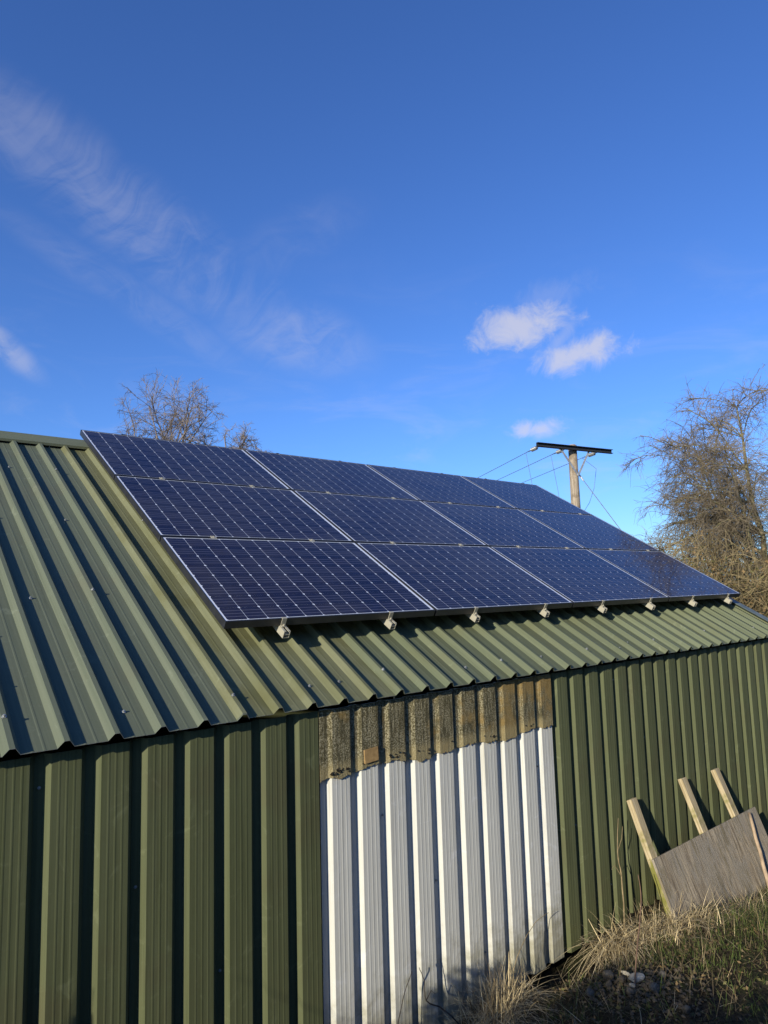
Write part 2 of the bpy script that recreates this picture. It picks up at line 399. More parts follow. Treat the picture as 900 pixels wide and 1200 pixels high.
# ------------------------------------------------------------------ shed
PITCH = 0.530936   # roof pitch, radians (30.42 deg)
cp, sp_ = math.cos(PITCH), math.sin(PITCH); ZA = 2.42
def RF(x, u, n): return Vector((x, u*cp-n*sp_, ZA+u*sp_+n*cp))
N_ROOF = -0.185          # the roof pans lie this far below the glass plane
shed = empty('shed', (1.2, 3.0, 0.0))
tag(shed, 'low olive green corrugated metal shed with a white patch in its side wall', 'shed')
shed_inv = Matrix.Translation((-1.2, -3.0, 0.0))
RP = 0.1978; RX0 = -1.0659; RS = 0.022; RC = 0.021; RD = 0.033
def roof_profile(k0, nr, lap=True):
    """ribs k0 .. k0+nr-1 (k names the pan at the right of the rib), plus the lap rib"""
    pts = []
    for k in range(k0, k0+nr+(1 if lap else 0)):
        xb = RX0+RP*k
        pts += [(xb-RS*2-RC, 0.0), (xb-RS-RC, RD), (xb-RS, RD), (xb, 0.0)]
        if k < k0+nr:
            w = RP-2*RS-RC
            for f in (0.32, 0.66): pts += [(xb+w*f-0.007, 0.0), (xb+w*f-0.003, 0.0009), (xb+w*f+0.003, 0.0009), (xb+w*f+0.007, 0.0)]
    return pts
def sheet_object(name, prof, y0, y1, mats, M, parent, lift=0.003, thick=0.0022, ny=2, jit0=None, sag=0.0):
    """profile (x, h) swept along local y; M maps local to world; the sheet has a real thickness and a cut edge"""
    n = len(prof); xa, xb = prof[0][0], prof[-1][0]
    V = []; F = []; MI = []
    for side in (0, 1):
        for j in range(ny+1):
            t = j/ny
            for i, (x, h) in enumerate(prof):
                yy = y0+(y1-y0)*t
                if jit0 is not None and j == 0: yy += jit0[i]
                hh = h + lift*(xb-x)/(xb-xa) - (thick if side else 0) + sag*math.sin(x*7.3+t*9)*0.5
                V.append((x, yy, hh))
    S = n*(ny+1)
    for j in range(ny):
        for i in range(n-1):
            a = j*n+i
            F.append((a, a+1, a+n+1, a+n)); MI.append(0)
            F.append((S+a, S+a+n, S+a+n+1, S+a+1)); MI.append(0)
    for i in range(n-1):
        F.append((i+1, i, S+i, S+i+1)); MI.append(1)
        a = ny*n+i; F.append((a, a+1, S+a+1, S+a)); MI.append(1)
    for j in range(ny):
        a = j*n; F.append((a, a+n, S+a+n, S+a)); MI.append(0)
        a = j*n+n-1; F.append((a+n, a, S+a, S+a+n)); MI.append(0)
    me = np_mesh(name, V, F, mats, MI)
    o = link(bpy.data.objects.new(name, me), parent)
    o.matrix_local = shed_inv @ M
    return o
EAVE_U = -0.568; RIDGE_U = 3.30
Mroof = Matrix.Translation((0, 0, ZA)) @ Matrix.Rotation(PITCH, 4, 'X') @ Matrix.Translation((0, 0, N_ROOF))
ks = list(range(-15, 38, 5))
for i, k in enumerate(ks):
    nr = min(5, 38-k)
    xc = RX0+RP*(k+2)
    mt = M_roof_grey if xc < 0.05 else (M_roof_algae if xc < 1.2 else M_roof_olive)
    e = EAVE_U+random.uniform(-0.006, 0.006)
    sheet_object('roof_sheet', roof_profile(k, nr, True), e, RIDGE_U-0.02, [mt, M_cut], Mroof, shed)
# far slope
RIDGE = RF(0, RIDGE_U, N_ROOF)
Mback = Matrix.Translation((0, 2*RIDGE.y, 0)) @ Matrix.Scale(-1, 4, (0, 1, 0)) @ Mroof
ob = sheet_object('roof_sheet', [(x, h) for x, h in roof_profile(-15, 53, False)], EAVE_U, RIDGE_U-0.02, [M_roof_grey, M_cut], Mroof, shed)
ob.matrix_local = shed_inv @ Matrix.Translation((2.43, 2*RIDGE.y, 0)) @ Matrix.Rotation(math.pi, 4, 'Z') @ Mroof
XL, XR = RX0+RP*(-15)-0.065, RX0+RP*37+0.20
# ridge cap: folded strip with small down-turned lips
def ridge_cap(x0, x1):
    b = MB(); top = N_ROOF+RD+0.006
    prof = [(RIDGE_U-0.17, top-0.014), (RIDGE_U-0.165, top+0.004), (RIDGE_U, top+0.012)]
    P = []
    for (u, n) in prof: q = RF(0, u, n); P.append((q.y, q.z))
    ym = RIDGE.y - (top+0.012)*0 ; yc = P[-1][0]
    P2 = P + [(2*yc-y, z) for y, z in P[::-1][1:]]
    th = 0.003; V = []
    for x in (x0, x1):
        for y, z in P2: V.append((x, y, z))
        for y, z in P2: V.append((x, y, z-th))
    n = len(P2); fs = []
    for i in range(n-1):
        fs.append((i, 2*n+i, 2*n+i+1, i+1)); fs.append((n+i, n+i+1, 3*n+i+1, 3*n+i))
    for i in (0, n-1): fs.append((i, n+i, 3*n+i, 2*n+i))
    fs.append(tuple(range(n))+tuple(range(2*n-1, n-1, -1))); fs.append(tuple(range(2*n, 3*n))+tuple(range(4*n-1, 3*n-1, -1)))
    b.add(V, fs); o = b.build('ridge_cap', M_ridge, shed); o.matrix_local = shed_inv
for x0, x1 in ((XL, -1.2), (-1.198, 1.4), (1.402, 4.0), (4.002, XR+0.02)): ridge_cap(x0, x1)
# verge flashing at the right end
b = MB()
for nlo, nhi, x0, x1 in ((N_ROOF-0.14, N_ROOF+RD+0.008, XR+0.004, XR+0.012), (N_ROOF+RD+0.008, N_ROOF+RD+0.013, XR-0.12, XR+0.012)):
    vs_ = [RF(x, u, n) for n in (nlo, nhi) for x, u in ((x0, EAVE_U), (x1, EAVE_U), (x1, RIDGE_U-0.1), (x0, RIDGE_U-0.1))]
    b.add(vs_, [(0,3,2,1),(4,5,6,7),(0,1,5,4),(1,2,6,5),(2,3,7,6),(3,0,4,7)])
o = b.build('verge_flashing', M_verge, shed); o.matrix_local = shed_inv

# walls: faces stand proud, narrow grooves go in
WP = 0.1963; WX0 = -0.938; WF = 0.116; WSL = 0.022; WD = 0.027; YW = -0.34; ZBOT = 0.072
def wall_profile(k0, nr, left_groove=True, end=True):
    pts = []
    if left_groove:
        xf = WX0+WP*k0; pts += [(xf-(WP-WF)+WSL, -WD), (xf-WSL, -WD)]
    for k in range(k0, k0+nr):
        xf = WX0+WP*k
        if k > k0: pts += [(xf-WSL, -WD)]
        pts += [(xf, 0)]
        for f in (0.27, 0.52, 0.77): pts += [(xf+WF*f-0.006, 0), (xf+WF*f-0.002, 0.0007), (xf+WF*f+0.002, 0.0007), (xf+WF*f+0.006, 0)]
        pts += [(xf+WF, 0)]
        if k < k0+nr-1 or end: pts += [(xf+WF+WSL, -WD)]
    return pts
Mwall = Matrix.Translation((0, YW, ZBOT)) @ Matrix.Rotation(R(90), 4, 'X')    # local x right, local y up, local z towards the viewer (-y)
ZE = 1.945
def wall_sheet(k0, nr, mat, name='wall_sheet', z0=0.0, dy=0.0, **kw):
    return sheet_object(name, wall_profile(k0, nr, **kw), z0, ZE-ZBOT, [mat, M_cut], Matrix.Translation((0, dy, 0)) @ Mwall, shed, lift=0.0025)
for k0 in (-13, -8, -3, 2):
    wall_sheet(k0, 5, M_wall_green, end=(k0 != 2))
for k0 in (7, 12):
    o = wall_sheet(k0, 5, M_wall_white, z0=(0.0 if k0 == 12 else -0.02), end=(k0 == 7)); o['label'] = 'white painted wall sheet under the mossy strip'
for k0 in (17, 22, 27, 32):
    wall_sheet(k0, 5 if k0 < 32 else 6, M_wall_green)
# mossy fibreglass strip over the top of the white sheets
Mgrp = Matrix.Translation((0, YW-0.011, 1.588)) @ Matrix.Rotation(R(90), 4, 'X')
for k0 in (7, 12):
    pr = [(x, h*0.5) for x, h in wall_profile(k0, 5, end=False)]
    if k0 == 7: pr[0] = (WX0+WP*6+WF+0.008, pr[0][1])
    dense = []
    for (xa, ha), (xb, hb) in zip(pr[:-1], pr[1:]):
        q = max(1, int((xb-xa)/0.012))
        dense += [(xa+(xb-xa)*t/q, ha+(hb-ha)*t/q) for t in range(q)]
    dense.append(pr[-1])
    wk = [random.uniform(-1, 1) for _ in range(len(dense)+8)]; wk = [sum(wk[q:q+4])/4 for q in range(len(dense))]
    jit = [0.017*wk[dense.index((x, h))]+random.uniform(-0.006, 0.006)+0.012*math.sin(x*9+1.0)+(0.012 if x < 0.9 else 0.0) for x, h in dense]
    o = sheet_object('fibreglass_sheet', dense, 0.0, ZE-1.588, [M_grp, M_tan], Mgrp, shed, lift=0.002, thick=0.004, ny=6, jit0=jit)
    o['label'] = 'mossy translucent strip hung over the white sheets'
b = MB(); zc = 0.0
b.obox((0.690, YW-0.018, 1.668), (0.047, 0, 0.003), (0, 0.004, 0), (-0.002, 0, 0.036)); o = b.build('loose_patch', M_tan, shed); o.matrix_local = shed_inv
# clots of leaf litter and web along the lower edge of the fibreglass
b = MB()
for i in range(70):
    k = random.choice([7, 7, 7, 8, 8, 9, 9, 9, 10, 10, 11, 13, 15]); xf = WX0+WP*k
    x = xf+random.uniform(-0.055, WF); inn = 0.03 if x < xf-0.01 else 0.0
    z = 1.625+0.012*math.sin(x*9+1)+random.uniform(-0.010, 0.022); r = random.uniform(0.004, 0.012)
    c = Vector((x, YW-0.014+inn, z)); vs_ = [c+Vector(d)*r*random.uniform(0.6, 1.3) for d in ((1,0,0),(-1,0,0),(0,0.7,0),(0,-0.7,0),(0,0,0.8),(0,0,-0.8))]
    b.add(vs_, [(0,2,4),(2,1,4),(1,3,4),(3,0,4),(2,0,5),(1,2,5),(3,1,5),(0,3,5)])
o = tag(b.build('leaf_litter', M_debris, shed), kind='stuff'); o.matrix_local = shed_inv
# gables and far wall
def gable(x, name):
    b = MB(); y1 = 2*RIDGE.y-(YW+0.05); t = 0.02
    P = [(YW+0.05, 0.05), (y1, 0.05), (y1, 1.93), (RIDGE.y, RIDGE.z-0.06), (YW+0.05, 1.93)]
    vs_ = [(x+dx, y, z) for dx in (-t, t) for y, z in P]
    b.add(vs_, [(4,3,2,1,0), (5,6,7,8,9)]+[(i, (i+1) % 5, 5+(i+1) % 5, 5+i) for i in range(5)])
    o = b.build(name, M_wall_green, shed); o.matrix_local = shed_inv
gable(XR-0.05, 'gable_wall'); gable(XL+0.15, 'gable_wall')
b = MB(); yb = 2*RIDGE.y-YW
b.box((XL+0.2, yb-0.06, 0.05), (XR-0.1, yb-0.04, 1.93)); o = b.build('rear_wall', M_wall_green, shed); o.matrix_local = shed_inv
# fixing screws: tiny hex heads with washers
def screw_mesh():
    b = MB(); pr = [(0.0085, 0.0), (0.0085, 0.0022), (0.0048, 0.003), (0.0046, 0.0085), (0.002, 0.0095)]
    for i, (r, h) in enumerate(pr): b.v += [(r*math.cos(a*math.pi/3), r*math.sin(a*math.pi/3), h) for a in range(6)]
    for i in range(len(pr)-1):
        for k in range(6): b.f.append([i*6+k, i*6+(k+1) % 6, (i+1)*6+(k+1) % 6, (i+1)*6+k]); b.mi.append(0)
    b.f.append([(len(pr)-1)*6+k for k in range(6)]); b.mi.append(0)
    return b
SM = screw_mesh()
def screws(name, places, mat):
    b = MB()
    for mtx, sc in places:
        b.add([mtx @ (Vector(v)*sc) for v in SM.v], SM.f)
    o = tag(b.build(name, mat, shed), kind='stuff'); o.matrix_local = shed_inv
pl = []
Rr = Matrix.Rotation(PITCH, 4, 'X')
for i, u in enumerate((-0.40, 0.62, 1.65, 2.55, 3.16)):
    for k in range(-10, 38):
        odd = (k+i*2) % 5
        if odd == 0:   # stitched on the lap rib
            x = RX0+RP*k-RS-RC/2; n = N_ROOF+RD+0.003
        elif odd in (2, 3) and (k*7+i) % 3:
            x = RX0+RP*k+0.045; n = N_ROOF+0.003
        else: continue
        pl.append((Matrix.Translation(RF(x, u+random.uniform(-0.03, 0.03), n)) @ Rr, random.uniform(1.1, 1.3)))
for u in (0.15, 0.55, 1.0, 1.5, 2.05, 2.65):
    x = RX0-RS-RC/2+RP*0; pl.append((Matrix.Translation(RF(x, u-0.3, N_ROOF+RD+0.003)) @ Rr, 0.95))
screws('roof_screws', pl, M_screw)
pl = []; Rw = Matrix.Rotation(R(90), 4, 'X')
for k in range(-6, 37):
    for j, z in enumerate((1.82, 1.33, 0.86, 0.35)):
        if (k*3+j) % 7 == 0: pl.append((Matrix.Translation((WX0+WP*k-0.038, YW+WD-0.003, z+random.uniform(-0.01, 0.01))) @ Rw, 0.9))
screws('wall_screws', pl, mat_plain('painted screw', (0.22, 0.22, 0.20), 0.5))

# ------------------------------------------------------------------ solar array
PW, PH, PT = 1.559, 1.046, 0.046
GX, GY = 0.0189, 0.0148
def cell_mesh():
    a = 0.1252/2; ax = 0.1233/2; c = 0.0078; t = 0.0006
    P = [(-ax+c,-a),(ax-c,-a),(ax,-a+c),(ax,a-c),(ax-c,a),(-ax+c,a),(-ax,a-c),(-ax,-a+c)]
    b = MB(); b.add([(x, y, t) for x, y in P]+[(x, y, 0) for x, y in P], [tuple(range(8))]+[(i, 8+i, 8+(i+1) % 8, (i+1) % 8)[::-1] for i in range(8)])
    return b.mesh('cell', M_cell)
CELL = cell_mesh()
def frame_mesh():
    b = MB(); lip = 0.010
    for lo, hi in (((0, 0, -PT), (PW, lip, 0)), ((0, PH-lip, -PT), (PW, PH, 0)), ((0, lip, -PT), (0.004, PH-lip, 0)), ((PW-0.003, lip, -PT), (PW, PH-lip, 0))):
        b.box(lo, hi)
    return b.mesh('frame', M_frame)
def lam_mesh():
    b = MB(); b.box((0.0041, 0.0101, -0.008), (PW-0.0031, PH-0.0101, -0.0022)); return b.mesh('backsheet', M_back)
FRAME, LAM = frame_mesh(), lam_mesh()
row_w = ('lowest', 'middle', 'top'); col_w = ('left end', 'second from the left', 'third from the left', 'right end')
col_l = ('next to the bare roof', '', '', 'end nearest the hedge')
for c in range(4):
    for r in range(3):
        o = empty('solar_panel', RF(c*(PW+GX), r*(PH+GY), 0.0), (PITCH+random.uniform(-0.0015, 0.0015), random.uniform(-0.001, 0.001), 0))
        if c in (0, 3): lab = 'dark blue solar panel, %s row of the array, %s' % (row_w[r], col_l[c])
        else: lab = 'dark blue solar panel in the %s row of the array, %s column' % (row_w[r], col_w[c])
        tag(o, lab, 'solar panel', 'solar panels on the shed roof')
        link(bpy.data.objects.new('frame', FRAME), o)
        lam = link(bpy.data.objects.new('backsheet', LAM), o)
        px = py = 0.1265
        ox = PW/2-5.5*px-0.0035; oy = PH/2-3.5*py
        for i in range(12):
            for j in range(8):
                q = link(bpy.data.objects.new('cell', CELL), lam); q.location = (ox+i*px, oy+j*py, -0.0021)
# rails with clamps
RAILX = [0.366, 1.166, 1.968, 2.776, 3.582, 4.374, 5.20, 5.996]
def rail_mesh():
    b = MB(); w, h, t = 0.021, 0.044, 0.0035; L0, L1 = -0.055, 3.24
    for lo, hi in (((-w, L0, -h), (-w+t, L1, 0)), ((w-t, L0, -h), (w, L1, 0)), ((-w+t, L0, -h), (w-t, L1, -h+t)), ((-w+t, L0, -t), (-0.007, L1, 0)), ((0.007, L0, -t), (w-t, L1, 0)), ((-w+t, L0, -h*0.55), (w-t, L1, -h*0.55+t))):
        b.box(lo, hi)
    return b.mesh('rail', M_alu)
RAIL = rail_mesh()
def endclamp_mesh():
    b = MB(); b.box((-0.015, -0.020, 0.001), (0.015, -0.0015, 0.006)); b.box((-0.015, -0.0055, 0.006), (0.015, -0.0015, PT+0.004)); b.box((-0.015, -0.0015, PT+0.0005), (0.015, 0.010, PT+0.004)); 
    b.tube([(0, -0.013, 0.006), (0, -0.013, 0.016)], 0.006, 6); return b.mesh('end_clamp', M_alu)
def midclamp_mesh():
    b = MB(); b.box((-0.018, -0.018, 0.0005), (0.018, 0.018, 0.004)); b.box((-0.018, -0.004, -0.03), (0.018, 0.004, 0.0005)); b.tube([(0, 0, 0.004), (0, 0, 0.010)], 0.006, 6); return b.mesh('mid_clamp', M_alu)
def bracket_mesh():
    b = MB(); hh = -N_ROOF-PT-0.044-RD-0.002
    b.box((-0.04, -0.02, -0.044-hh), (0.04, 0.02, -0.044-hh+0.004)); b.box((-0.003, -0.02, -0.044-hh+0.004), (0.003, 0.02, -0.0445)); return b.mesh('bracket', M_galv)
EC_SHADED = endclamp_mesh(); EC_SHADED.materials[0] = M_frame  # upper clamps are aluminium too; the dark colour paints in their shaded side
EC, MC, BK = endclamp_mesh(), midclamp_mesh(), bracket_mesh()
ords = ['first', 'second', 'third', 'fourth', 'fifth', 'sixth', 'seventh', 'eighth']
for i, x in enumerate(RAILX):
    o = empty('mounting_rail', RF(x, 0, -PT-0.0005), (PITCH, 0, 0))
    tag(o, 'aluminium rail end under the array lower edge, %s rail from the bare roof side' % ords[i], 'rail', 'mounting rails under the solar panels')
    rl = link(bpy.data.objects.new('rail', RAIL), o)
    rl.location = (0, random.uniform(-0.012, 0.012), 0)
    e = link(bpy.data.objects.new('end_clamp', EC), o)
    e = link(bpy.data.objects.new('end_clamp', EC_SHADED), o); e.location = (0, 3*PH+2*GY, 0); e.rotation_euler = (0, 0, math.pi)
    for r in (1, 2):
        e = link(bpy.data.objects.new('mid_clamp', MC), o); e.location = (0, r*(PH+GY)-GY/2, PT+0.0005)
    for u in (0.28, 1.25, 2.2, 3.05):
        e = link(bpy.data.objects.new('bracket', BK), o); e.location = (0, u, 0)

# ------------------------------------------------------------------ utility pole and lines
def local_thing(name, loc, **kw):
    o = empty(name, loc); tag(o, **kw); return o
PX, PY = 15.25, 8.25
pole = local_thing('utility_pole', (PX, PY, -0.1), label='wooden utility pole with dark steel crossarm standing behind the shed', cat='utility pole')
b = MB(); b.tube([(0, 0, 0), (0, 0, 3), (0.01, 0, 6.74)], [0.160, 0.145, 0.122], 14)
b.build('pole', M_pole, pole, smooth=False)
armdir = Vector((2.42, -0.83, -0.09)).normalized(); armz = 6.62
ctr = Vector((-0.11, -0.16, armz))
side = Vector((-armdir.y*-1, armdir.x*-1, 0))  # towards the viewer
side = Vector((-0.32, -0.94, 0)).normalized()
b = MB(); b.obox(ctr, armdir*1.30, side*0.012, (0, 0, 0.062)); b.obox(ctr+Vector((0, 0, 0.052))+side*0.045, armdir*1.30, side*0.04, (0, 0, 0.008)); b.obox(ctr+Vector((0, 0, -0.052))+side*0.045, armdir*1.30, side*0.04, (0, 0, 0.008))
b.build('crossarm', M_steel, pole)
foot = Vector((0.0, -0.15, armz-0.78))
for s in (-1, 1):
    b = MB(); a = ctr+armdir*(0.50*s)+Vector((0, 0, -0.03)); d = (foot-a); L = d.length; d.normalize()
    nrm = side; w = d.cross(nrm).normalized()
    b.obox((a+foot)/2+nrm*0.004*s, d*L/2, w*0.03, nrm*0.005); b.build('brace', M_galv, pole)
b = MB(); b.tube([foot+side*0.03, foot+Vector((0, 0.28, 0))], 0.02, 8); b.build('brace_bolt', M_galv, pole)
b = MB(); b.tube([(0.01, 0, 6.74), (0.01, 0, 6.77)], [0.126, 0.09], 14); b.build('pole_cap', M_pole, pole)
# conductors leave to the left and down the valley
arm_at = lambda t: Vector((PX, PY, -0.1))+ctr+armdir*t
far0 = Vector((45, 62, 8.1))
wl = ['outermost left', 'middle', 'rightmost']
for i, t in enumerate((-1.16, -0.28, 0.86)):
    A0 = arm_at(t)+Vector((0, 0.02, -0.03)); B0 = far0+armdir*(t*1.0)
    d = (B0-A0).normalized()
    w = local_thing('overhead_wire', A0, label=('thin overhead wire leaving the left tip of the crossarm', 'thin overhead wire leaving the crossarm just left of the pole', 'thin overhead wire leaving the right half of the crossarm behind the pole')[i], cat='wire', group='overhead wires on the utility pole')
    # string insulator: link, three sheds, clamp
    b = MB(); b.tube([(0, 0, 0), d*0.22], 0.012, 6); b.tube([d*0.22, d*0.62], [0.02, 0.02], 8)
    for q in (0.27, 0.36, 0.45, 0.54): b.tube([d*q, d*(q+0.02), d*(q+0.05)], [0.025, 0.062, 0.03], 10)
    b.tube([d*0.62, d*0.95], [0.022, 0.012], 6)
    b.build('strain_insulator', M_insul, w)
    pts = [d*0.9]; L = (B0-A0)
    for q in range(1, 25):
        f = q/24; pts.append(d*0.9*(1-f)+L*f+Vector((0, 0, -1.2*4*f*(1-f)*0.35)))
    b = MB(); b.tube(pts, 0.0095, 5); b.build('conductor', M_wire, w)
    b = MB(); st = d*1.05
    if i < 2: jp = [st, st+Vector((0.05, -0.05, -0.5)), st+Vector((0.12, -0.1, -1.1)), st+Vector((0.2, -0.15, -2.0)), st+Vector((0.6, -0.3, -3.2))]
    else: jp = [st, st+Vector((0.35, -0.25, -0.35)), st+Vector((0.25, -0.2, -0.95)), st+Vector((-0.2, -0.3, -1.45)), Vector((PX+0.15, PY-0.1, 4.6))-A0]
    pp = []
    for q in range(len(jp)-1):
        for e in range(4): pp.append(jp[q].lerp(jp[q+1], e/4))
    pp.append(jp[-1]); b.tube(pp, 0.0065, 5); b.build('jumper_wire', M_wire, w)
sA = Vector((PX+0.12, PY-0.08, 5.80)); sB = Vector((16.9, 4.9, 0.0))
st = local_thing('stay_wire', sA, label='straight stay wire slanting down right from the utility pole', cat='wire')
b = MB(); b.tube([(0, 0, 0), (sB-sA)], 0.011, 5); b.build('stay_strand', M_wire, st)
b = MB(); d = (sB-sA).normalized(); b.tube([d*-0.02, d*0.25], 0.022, 6); b.build('stay_grip', M_galv, st)

# ------------------------------------------------------------------ trees
UP = Vector((0, 0, 1))
def rv(s=1.0): return Vector((random.gauss(0, s), random.gauss(0, s), random.gauss(0, s)))
class TreeGen:
    def __init__(s, env=None): s.trunk = MB(); s.crown = MB(); s.n = 0; s.env = env
    def outside(s, p, k):
        if s.env is None: return False
        c, e = s.env
        return ((p.x-c[0])/e[0])**2+((p.y-c[1])/e[1])**2+((max(p.z-c[2], 0))/e[2])**2 > k*k
    def limb(s, p, d, L, r0, r1, seg, droop=0.0, wob=0.12, sides=6, which='t'):
        pts = [p.copy()]; dirs = [d.copy()]; st = L/seg; kk = random.uniform(0.66, 1.10)
        for i in range(seg):
            d = (d+rv(wob)+UP*(-droop*(i+1)/seg)).normalized()
            q = p+d*st
            if len(pts) > 2 and s.outside(q, kk): break
            p = q; pts.append(p.copy()); dirs.append(d.copy())
        seg = len(pts)-1; rr = [r0+(r1-r0)*i/seg for i in range(seg+1)]
        (s.trunk if which == 't' else s.crown).tube(pts, rr, sides, caps=False)
        return pts, dirs, rr
    def twigs(s, pts, dirs, n, L, r, droop, depth, spread=0.9, start=0.25):
        for _ in range(n):
            t = start+(1-start)*random.random(); f = t*(len(pts)-1); i = min(int(f), len(pts)-2)
            p = pts[i].lerp(pts[i+1], f-i); d = (dirs[i]+rv(spread)).normalized()
            l = L*random.uniform(0.5, 1.2)
            q, dd, _r = s.limb(p, d, l, r, r*0.45, 4, droop, 0.13, 3, 'c'); s.n += 1
            if depth > 0: s.twigs(q, dd, max(2, int(n*0.55)), L*0.55, r*0.65, droop*1.1, depth-1, spread, 0.15)
    def finish(s, root, loc, mt, mc):
        if s.trunk.f: s.trunk.build('trunk', mt, root, smooth=True)
        s.crown.build('crown', mc, root)

# right-hand tree: arching, drooping crown
random.seed(21)
T0 = Vector((13.45, 2.38, 0.0))
tr = local_thing('bare_tree', T0, label='large bare tree with arching drooping twigs right of the utility pole', cat='tree')
tg = TreeGen(((0.0, 0.0, 3.5), (2.95, 2.95, 4.0)))
L_ = Vector((-0.77, 0.64, 0)); F_ = Vector((0.64, 0.77, 0))      # to the left as seen from the shed front, and away
stems = [((0.05, 0), (0.06, 0.05), 6.3, 0.11), ((0.0, 0.05), (0.22, -0.1), 5.3, 0.09), ((-0.1, 0), (-0.16, 0.1), 6.2, 0.095), ((0.1, 0.1), (0.36, 0.15), 4.6, 0.08), ((-0.15, 0.05), (-0.40, -0.1), 5.2, 0.08), ((0.0, -0.1), (0.05, -0.30), 5.0, 0.075), ((0.0, 0.1), (-0.1, 0.30), 5.2, 0.075), ((0.1, 0), (0.14, 0.2), 6.1, 0.07)]
for (o1, o2), (l, f), H, r in stems:
    p = L_*o1+F_*o2; d = (UP+L_*l+F_*f).normalized()
    pts, dirs, rr = tg.limb(p, d, H*1.0, r*0.85, r*0.12, 9, 0.02, 0.07, 7)
    for j in range(3, len(pts)):
        for _ in range(4 if j > 5 else 3):
            sd = random.uniform(-1, 1)
            bd = (L_*random.gauss(0.75, 0.8)+F_*random.gauss(0, 0.7)+UP*random.uniform(0.25, 0.9)).normalized()
            bl = random.uniform(0.9, 2.3)*(1.1-0.035*j)
            q, dd, r2 = tg.limb(pts[j], bd, bl, rr[j]*0.55, 0.008, 7, 0.20, 0.10, 5)
            tg.twigs(q, dd, 13, 0.72, 0.0058, 0.30, 1)
    tg.twigs(pts, dirs, 26, 0.85, 0.0062, 0.30, 1, 0.9, 0.45)
# the two long arches reaching left over the roof
for z0, ln, up in ((2.6, 2.1, 0.85), (1.7, 1.9, 0.95), (3.6, 1.9, 0.7), (3.1, 1.8, 0.9)):
    p = Vector((0, 0, z0))+L_*0.2
    q, dd, r2 = tg.limb(p, (L_*1.0+UP*up+F_*random.uniform(-0.2, 0.2)).normalized(), ln, 0.04, 0.010, 10, 0.17, 0.07, 6)
    tg.twigs(q, dd, 18, 0.62, 0.0058, 0.36, 1, 0.8, 0.2)
tg.finish(tr, T0, M_bark, M_twig)

# far left tree behind the ridge
random.seed(5)
def left_tree(loc, zf, nl, reach, fan, label, seed):
    random.seed(seed)
    root = local_thing('bare_tree', loc, label=label, cat='tree'); tg = TreeGen(((0, 0, zf+reach*0.25), (reach*0.66, reach*0.66, reach*0.9)))
    for k in range(3):
        a = k*2.1+0.4; p0 = Vector((0.12*math.cos(a), 0.12*math.sin(a), 0))
        env = tg.env; tg.env = None
        pts, dirs, rr = tg.limb(p0, (UP+Vector((math.cos(a), math.sin(a), 0))*0.03).normalized(), zf*random.uniform(0.9, 1.0), 0.10, 0.05, 8, 0.0, 0.02, 7)
        tg.env = env
        for q in range(nl):
            d = (UP+Vector((random.gauss(0, fan), random.gauss(0, fan), 0))).normalized()
            l1, d1, r1 = tg.limb(pts[-1]-Vector((0, 0, random.uniform(0, 0.5))), d, reach*random.uniform(0.7, 1.1), 0.034, 0.009, 9, 0.02, 0.10, 5)
            for j in range(2, len(l1)):
                for _ in range(2):
                    bd = (d1[j]*0.6+rv(0.6)+UP*0.1).normalized()
                    q2, d2, r2 = tg.limb(l1[j], bd, reach*random.uniform(0.18, 0.42), r1[j]*0.55, 0.006, 5, 0.06, 0.16, 4)
                    tg.twigs(q2, d2, 7, reach*0.17, 0.0052, 0.10, 1, 0.8)
    tg.finish(root, loc, M_twig_pale, M_twig_pale); return root
left_tree((5.25, 13.76, -0.1), 6.3, 4, 2.35, 0.40, 'bare pale tree with wispy twigs rising behind the ridge above the first panels', 11)
left_tree((6.62, 12.6, -0.1), 5.9, 3, 1.5, 0.5, 'small bare twiggy treetop behind the ridge right of the pale tree', 3)

# hedge beyond the far gable
def leaf_cloud(centres, radii, n, size, mats, name, parent, seed=0, jit=0.12):
    r = np.random.default_rng(seed); C = np.array(centres); Rr = np.array(radii)
    w = Rr[:, 0]*Rr[:, 1]*Rr[:, 2]; idx = r.choice(len(C), n, p=w/w.sum())
    d = r.normal(size=(n, 3)); d /= np.linalg.norm(d, axis=1)[:, None]
    rad = r.random(n)**0.45*(1+jit*r.normal(size=n))
    P = C[idx]+d*rad[:, None]*Rr[idx]
    a = r.normal(size=(n, 3)); a /= np.linalg.norm(a, axis=1)[:, None]
    b_ = np.cross(a, r.normal(size=(n, 3))); b_ /= np.linalg.norm(b_, axis=1)[:, None]
    s = size*(0.5+r.random(n))[:, None]
    V = np.stack([P-a*s, P+b_*s*0.45, P+a*s, P-b_*s*0.45], 1).reshape(-1, 3)
    F = np.arange(4*n).reshape(-1, 4)
    return link(bpy.data.objects.new(name, np_mesh(name, V, F, mats, r.integers(0, len(mats), n))), parent)
def twig_cloud(centres, radii, n, L, rad, mat, name, parent, seed=0, up=0.5, droop=0.2):
    random.seed(seed); mb = MB()
    w = [a*b_*c for a, b_, c in radii]
    for _ in range(n):
        i = random.choices(range(len(centres)), w)[0]; c = Vector(centres[i]); rr = radii[i]
        d = rv().normalized(); q = random.random()**0.4
        p = c+Vector((d.x*rr[0], d.y*rr[1], d.z*rr[2]))*q
        dr = (rv(0.8)+UP*up+d*0.5).normalized(); l = L*random.uniform(0.5, 1.3); pts = [p]
        for k in range(4):
            dr = (dr+rv(0.22)-UP*droop*0.4).normalized(); pts.append(pts[-1]+dr*l/4)
        mb.tube(pts, [rad, rad*0.85, rad*0.7, rad*0.5, rad*0.3], 3, caps=False)
    return mb.build(name, mat, parent)
H0 = Vector((9.6, 1.3, 0.0))
